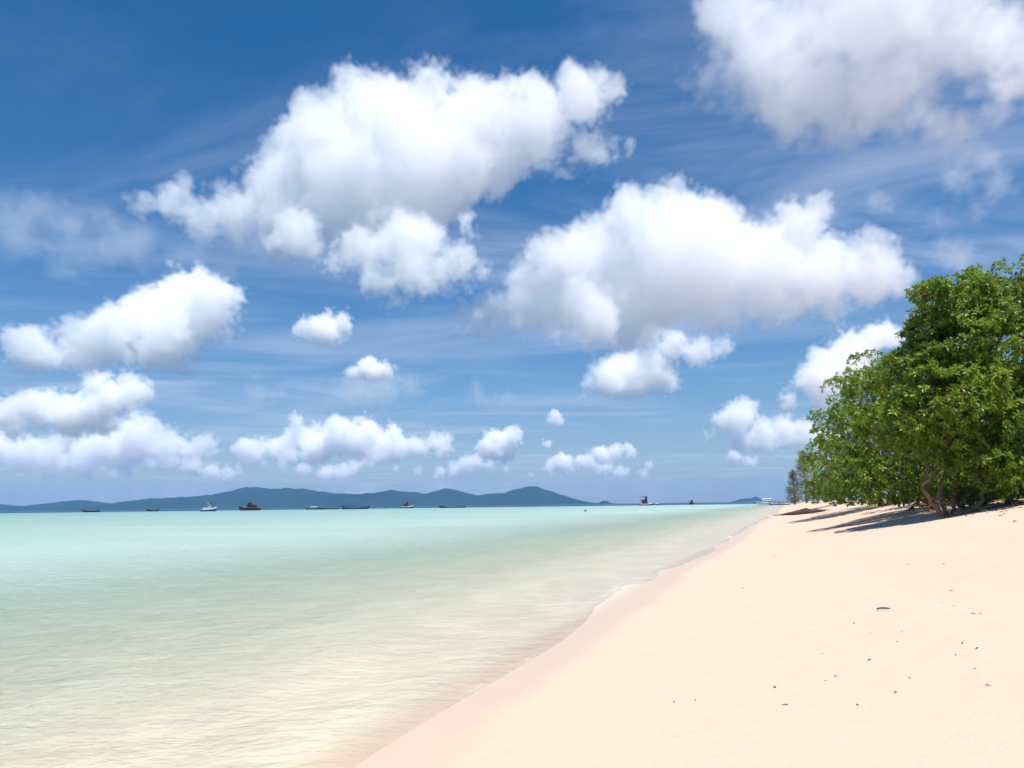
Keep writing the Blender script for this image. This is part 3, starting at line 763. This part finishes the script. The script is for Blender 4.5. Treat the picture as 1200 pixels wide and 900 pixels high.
def bx(bm, x0, x1, y0, y1, z0, z1, taper=0.0):
    vs = [bm.verts.new(p) for p in ((x0, y0, z0), (x1, y0, z0), (x1, y1, z0), (x0, y1, z0),
          (x0 + taper, y0 + taper, z1), (x1 - taper, y0 + taper, z1), (x1 - taper, y1 - taper, z1), (x0 + taper, y1 - taper, z1))]
    for f in ((3, 2, 1, 0), (4, 5, 6, 7), (0, 1, 5, 4), (1, 2, 6, 5), (2, 3, 7, 6), (3, 0, 4, 7)): bm.faces.new([vs[i] for i in f])
def box_part(name, parent, mat, *dims, taper=0.0):
    bm = bmesh.new(); bx(bm, *dims, taper=taper)
    bmesh.ops.bevel(bm, geom=bm.edges[:], offset=min(0.04, 0.2 * min(abs(dims[1] - dims[0]), abs(dims[3] - dims[2]), abs(dims[5] - dims[4]))), segments=1, affect='EDGES')
    return from_bm(name, bm, mat, parent)
def rod(name, parent, mat, p0, p1, r):
    return tubes_obj(name, [([Vector(p0), Vector(p1)], [r, r * 0.8], 6, 0)], mat, parent)
def roof_part(name, parent, mat, x0, x1, w, z, camber=0.18, th=0.06):
    bm = bmesh.new(); n = 6; lo_, hi_ = [], []
    for x in (x0, x1):
        lo_.append([bm.verts.new((x, -w + 2 * w * j / n, z + camber * (1 - (2 * j / n - 1) ** 2))) for j in range(n + 1)])
        hi_.append([bm.verts.new((x, -w + 2 * w * j / n, z + th + camber * (1 - (2 * j / n - 1) ** 2))) for j in range(n + 1)])
    for j in range(n):
        bm.faces.new((lo_[0][j + 1], lo_[0][j], lo_[1][j], lo_[1][j + 1])); bm.faces.new((hi_[0][j], hi_[0][j + 1], hi_[1][j + 1], hi_[1][j]))
        for e in (0, 1): bm.faces.new((lo_[e][j], lo_[e][j + 1], hi_[e][j + 1], hi_[e][j]) if e == 0 else (lo_[e][j + 1], lo_[e][j], hi_[e][j], hi_[e][j + 1]))
    for j in (0, n): bm.faces.new((lo_[0][j], hi_[0][j], hi_[1][j], lo_[1][j]))
    bmesh.ops.recalc_face_normals(bm, faces=bm.faces)
    return from_bm(name, bm, mat, parent)

def longtail(label, u, Y, Lpx, rz, hullm, canm, canopy=(0.12, 0.55), stripe=None, h=1.0):
    L = 1.15 * Lpx * Y / FPX; p = at(u, 590, Y)
    b = empty('longtail_boat', (p.x, Y, 0), rz); tag(b, label, 'boat', 'boats moored off the beach')
    free = 0.075 * L * h
    from_bm('hull', hull_mesh(L, 0.17 * L, free, 0.075 * L * h, 0.03 * L * h, 0.35), hullm, b, True)
    if stripe: from_bm('stripe', hull_mesh(L * .995, 0.17 * L, free, 0.075 * L * h, 0.03 * L * h, 0.35, .72, .96), stripe, b)
    if canopy:
        x0, x1 = (canopy[0] - .5) * L, (canopy[1] - .5) * L; zt = free + 0.10 * L * h
        roof_part('canopy', b, canm, x0, x1, 0.075 * L, zt)
        for x in (x0 + .2, (x0 + x1) / 2, x1 - .2):
            for y in (-0.065 * L, 0.065 * L): rod('post', b, M_WOOD, (x, y, free * .6), (x, y, zt + .06), .05)
    rod('prow_post', b, M_WOOD, (L * .47, 0, free + .05 * L * h), (L * .515, 0, free + .12 * L * h), .09)
    eng = box_part('engine', b, M_GREEN, -L * .5, -L * .5 + .9, -.3, .3, free + .25, free + .75)
    rod('propeller_shaft', b, M_DARKHULL, (-L * .47, 0, free + .4), (-L * .62, 0, -.1), .06)
    return b
def trawler(label, u, Y, Lpx, rz, hullm, cabm, stripe, roofm, mast=True, tall=1.0, rig=True):
    L = 1.15 * Lpx * Y / FPX; p = at(u, 590, Y)
    b = empty('fishing_boat', (p.x, Y, 0), rz); tag(b, label, 'boat', 'boats moored off the beach')
    free = .115 * L
    from_bm('hull', hull_mesh(L, .27 * L, free, .12 * L, .03 * L, .6), hullm, b, True)
    from_bm('stripe', hull_mesh(L * .995, .27 * L, free, .12 * L, .03 * L, .6, .62, .93), stripe, b)
    zc = free * .72; H = .16 * L * tall
    c = box_part('cabin', b, cabm, -.30 * L, .10 * L, -.085 * L, .085 * L, zc, zc + H, taper=.05)
    for y in (-1, 1):
        for k in range(4):
            x = (-.25 + .085 * k) * L
            box_part('window', c, M_GLASS, x, x + .05 * L, y * .083 * L - .03, y * .083 * L + .03, zc + H * .5, zc + H * .85)
    box_part('cabin_roof', b, roofm, -.36 * L, .14 * L, -.10 * L, .10 * L, zc + H + .003, zc + H + .16)
    w = box_part('wheelhouse', b, cabm, -.06 * L, .08 * L, -.065 * L, .065 * L, zc + H + .163, zc + H * 1.75, taper=.06)
    box_part('windscreen', w, M_GLASS, .08 * L - .09, .08 * L - .02, -.05 * L, .05 * L, zc + H * 1.38, zc + H * 1.66)
    roof_part('awning', b, roofm, -.44 * L, .13 * L, .09 * L, zc + H * 1.78 + .02)
    for x in (-.42, -.28, -.14):
        for y in (-.08, .08): rod('post', b, M_WOOD, (x * L, y * L, free * .6), (x * L, y * L, zc + H * 1.8), .06)
    if mast:
        rod('mast', b, M_CANVAS, (.15 * L, 0, free * .7), (.16 * L, 0, zc + H * 2.6), .09)
        rod('boom', b, M_CANVAS, (.15 * L, 0, zc + H * 1.0), (.42 * L, 0, zc + H * 1.7), .06)
    if rig:
        rod('stern_mast', b, M_CANVAS, (-.40 * L, 0, free * .6), (-.41 * L, 0, zc + H * 2.2), .08)
        rod('stay', b, M_CANVAS, (.16 * L, 0, zc + H * 2.55), (.5 * L, 0, free + .12 * L), .03)
    for y in (-.10, .10):
        rod('rail', b, M_WHITE, (.12 * L, y * L * 1.15, free + .45), (.38 * L, y * L * .6, free + .75), .04)
    return b
longtail('dark longtail boat with a flat canopy below the leftmost hill', 107, 560, 18, 3.0, M_DARKHULL, M_CANVAS, (0.05, 0.5), h=1.1)
longtail('short dark longtail boat between the leftmost hill and the white trawler', 179, 600, 14, 2.9, M_DARKHULL, M_CANVAS, (0.55, 0.9), h=1.1)
trawler('white and blue fishing boat with a mast and high cabin', 245, 440, 21, -0.45, M_BLUE, M_WHITE, M_WHITE, M_BLUE, tall=1.25)
trawler('dark red fishing boat with a long roof and white bow', 293, 500, 22, 3.05, M_RED, M_RED, M_DARKHULL, M_RED, tall=1.0)
longtail('small green hulled boat with a white canopy', 367, 505, 13, 0.2, M_GREEN, M_WHITE, (0.3, 0.8), M_DARKHULL, h=1.2)
longtail('dark longtail boat with a short canopy beside a white canopied boat', 385, 520, 20, 3.25, M_DARKHULL, M_CANVAS, (0.5, 0.8), None, h=0.85)
longtail('long open dark green boat with no canopy', 417, 505, 27, 0.05, M_GREEN, M_CANVAS, None, M_DARKHULL, h=0.75)
trawler('boxy dark fishing boat moored alone before the middle hills', 477, 640, 13, 0.25, M_DARKHULL, M_RED, M_WHITE, M_CANVAS, tall=1.3, rig=False)
longtail('very long low black boat with a small stern box', 530, 540, 26, 3.12, M_DARKHULL, M_CANVAS, (0.72, 0.92), h=0.6)
trawler('two deck boat with a square dark cabin on open water', 757, 560, 14, 0.1, M_DARKHULL, M_DARKHULL, M_WHITE, M_DARKHULL, mast=False, tall=1.9, rig=False)
longtail('little boat moored behind the two deck boat', 770, 600, 8, 0.3, M_CANVAS, M_WHITE, (0.2, 0.7), h=1.0)
trawler('tiny far fishing boat on the open horizon', 811, 800, 8, 0.6, M_DARKHULL, M_DARKHULL, M_DARKHULL, M_CANVAS, tall=1.5, rig=False)
trawler('white tour boat at the end of the beach', 896, 420, 16, 2.9, M_WHITE, M_WHITE, M_BLUE, M_WHITE, mast=False, tall=1.0, rig=False)
longtail('blue canopied boat beside the white tour boat', 908, 400, 14, 0.4, M_BLUE, M_BLUE, (0.1, 0.8), M_WHITE, h=1.4)
longtail('red hulled boat at the sand before the feathery trees', 919, 380, 13, 0.2, M_RED, M_BLUE, (0.1, 0.6), M_WHITE, h=1.2)
trawler('white boat half hidden by the feathery trees', 933, 440, 12, 0.1, M_WHITE, M_WHITE, M_GREEN, M_BLUE, mast=False, tall=0.9, rig=False)

# mooring buoy
t0 = at(686, 599.5, 170)
bm = bmesh.new(); bmesh.ops.create_uvsphere(bm, u_segments=14, v_segments=10, radius=.34)
bmesh.ops.scale(bm, vec=(1.3, 1, .8), verts=bm.verts)
by = empty('mooring_buoy', (t0.x, 170, 0)); tag(by, 'small dark buoy floating alone on the pale water', 'buoy')
from_bm('float', bm, M_DARKHULL, by, True); rod('ring_post', by, M_CANVAS, (0, 0, .2), (.05, 0, .5), .05)

# ------------------------------------------------------------------ things on the sand
r5 = np.random.default_rng(55)
pL = ground(938, 603)
yl = pL.y; kl = yl / FPX
lg = empty('driftwood_log', on_sand(pL.x, yl)); tag(lg, 'long dark driftwood log lying at the edge of the water', 'driftwood')
def gp(u, v, dz): return ground(u, v) - lg.location + Vector((0, 0, dz))
tubes_obj('trunk', [([gp(906, 604, .03), gp(914, 604, .06), gp(924, 603.6, .14), gp(934, 603.2, .2), gp(946, 602, .22), gp(958, 600.5, .16), gp(968, 599, .08)], [.03, .07, .13, .22, .22, .15, .06], 9, .18)], M_DRIFT, lg)
tubes_obj('root', [([gp(936, 603, .25), gp(940, 602.6, .38), gp(946, 602, .42), gp(953, 601.2, .2)], [.08, .13, .11, .05], 8, .3)], M_DRIFT, lg)
tubes_obj('branch', [([gp(950, 602, .15), gp(960, 601.5, .25), gp(973, 600, .15)], [.09, .06, .02], 6, .1)], M_DRIFT, lg)
for lab, pts in (('curved grey fallen branch on the sand left of the gnarled stems', [(1066, 599), (1071, 595), (1080, 593.5), (1088, 595)]),):
    g = [ground(u, v) for u, v in pts]
    o = tubes_obj('fallen_branch', [([q - g[0] + Vector((0, 0, .05 + .04 * (i % 2))) for i, q in enumerate(g)], np.linspace(.075, .03, len(g)), 7, .15)], M_DRIFT)
    o.location = g[0]; tag(o, lab, 'branch', 'dead branches under the trees')

# dead leaves blown together under the trees: far too many to count
t = NT('leaf_litter'); M_LITTER = t.surf(t.principled(Base_Color=t.mix(t.noise(4, 4, .6), c4(.10, .06, .03), c4(.30, .19, .09)), Roughness=.85))
n = 9000
ly = r5.uniform(14, 75, n); ld = 7.6 + np.abs(r5.normal(0, 3.0, n)); lx = shore(ly) + ld / CS
clus = vnoise(lx * 1.1, ly * 1.1, 91); k = r5.random(n) < np.clip(0.45 + 0.6 * clus, 0.03, 1) * np.clip((ld - 7.2) / 2.5, 0.08, 1)
lx, ly = lx[k], ly[k]; n = len(lx)
P_ = np.stack([lx, ly, terrain(lx, ly) + 0.012], -1); th = r5.uniform(0, 6.28, n); sz = r5.uniform(.07, .15, (n, 1, 1))
d_ = np.stack([np.cos(th), np.sin(th), r5.normal(0, .15, n)], -1); s_ = np.stack([-np.sin(th), np.cos(th), r5.normal(0, .2, n)], -1)
V_ = P_[:, None] + sz * (LEAF_T[None, :, 0:1] * d_[:, None] + LEAF_T[None, :, 1:2] * s_[:, None] + np.abs(LEAF_T[None, :, 2:3]) * np.array([0, 0, 2.2]))
ll = np_mesh('leaf_litter', V_.reshape(-1, 3), (np.arange(n)[:, None, None] * 7 + LEAF_F[None]).reshape(-1, 3), M_LITTER)
tag(ll, 'brown dead leaves strewn over the sand under the trees', kind='stuff')
# scraps the tide left: curled dead leaves, twigs and shell bits
t = NT('dead_leaf'); M_DEAD = t.surf(t.principled(Base_Color=t.mix(t.noise(60, 3, .6), c4(.34, .25, .17), c4(.48, .37, .26)), Roughness=.85))
t = NT('shell'); M_SHELL = t.surf(t.principled(Base_Color=t.mix(t.noise(80, 3, .6), c4(.45, .36, .28), c4(.62, .54, .46)), Roughness=.6))
def leaf_scrap():
    bm = bmesh.new(); n = 6
    L_ = [[bm.verts.new((.035 * (2 * i / n - 1), s * .014 * math.sin(math.pi * (i + .15) / (n + .3)), .004 + .010 * abs(s) + .006 * math.sin(i))) for s in (-1, 0, 1)] for i in range(n + 1)]
    for a, b in zip(L_, L_[1:]):
        for j in range(2): bm.faces.new((a[j], b[j], b[j + 1], a[j + 1]))
    g = bmesh.ops.solidify(bm, geom=bm.faces[:], thickness=.0015)
    me = bpy.data.meshes.new('dead_leaf'); bm.to_mesh(me); bm.free(); me.materials.append(M_DEAD); return me
def shell_scrap():
    bm = bmesh.new(); bmesh.ops.create_icosphere(bm, subdivisions=2, radius=.016)
    for v in bm.verts: v.co = Vector((v.co.x * 1.2, v.co.y, max(v.co.z, -.004) * .55 + .004)) * (1 + .15 * math.sin(9 * math.atan2(v.co.y, v.co.x)))
    me = bpy.data.meshes.new('shell'); bm.to_mesh(me); bm.free(); me.materials.append(M_SHELL); return me
leaf_me, shell_me = leaf_scrap(), shell_scrap()
spots = [(1001, 731), (1019, 774), (980, 793), (968, 798), (1020, 743), (1057, 740), (1052, 752), (964, 766), (988, 708), (1141, 720), (1150, 720), (1105, 706), (1118, 710), (1128, 754), (1120, 768),
         (1145, 760), (1142, 784), (1066, 795), (1158, 804), (1050, 813), (1005, 827), (920, 827), (815, 822), (790, 823), (870, 690), (966, 693), (1115, 693), (1130, 664), (1106, 661), (1064, 662), (909, 652), (884, 652), (977, 630), (1059, 632), (908, 806), (882, 757), (661, 822)]
for i, (u, v) in enumerate(spots):
    g = ground(u, v); k = (u * 7 + v) % 5
    nm = 'shell' if k in (1, 4) else 'dead_leaf'
    o = bpy.data.objects.new(nm, shell_me if nm == 'shell' else leaf_me); COL.objects.link(o)
    s = r5.uniform(.28, .55) * (1 + g.y * .03)
    o.scale = (s, s, s); o.location = g + Vector((0, 0, .002)); o.rotation_euler = (r5.uniform(-.15, .15), r5.uniform(-.15, .15), r5.uniform(0, 6.28))
    if nm == 'shell': tag(o, 'tiny pale broken shell lying on the dry sand', 'shell', 'shells scattered on the sand')
    else: tag(o, 'tiny curled brown dead leaf lying on the dry sand', 'leaf', 'dead leaves scattered on the sand')
g = ground(1036, 715)
o = tubes_obj('twig', [([Vector((-.075, 0, .012)), Vector((-.02, .01, .022)), Vector((.03, .004, .02)), Vector((.085, .012, .010))], [.008, .011, .010, .005], 6, .1)], M_DRIFT)
o.location = g; tag(o, 'short brown twig lying alone on the open sand', 'twig')
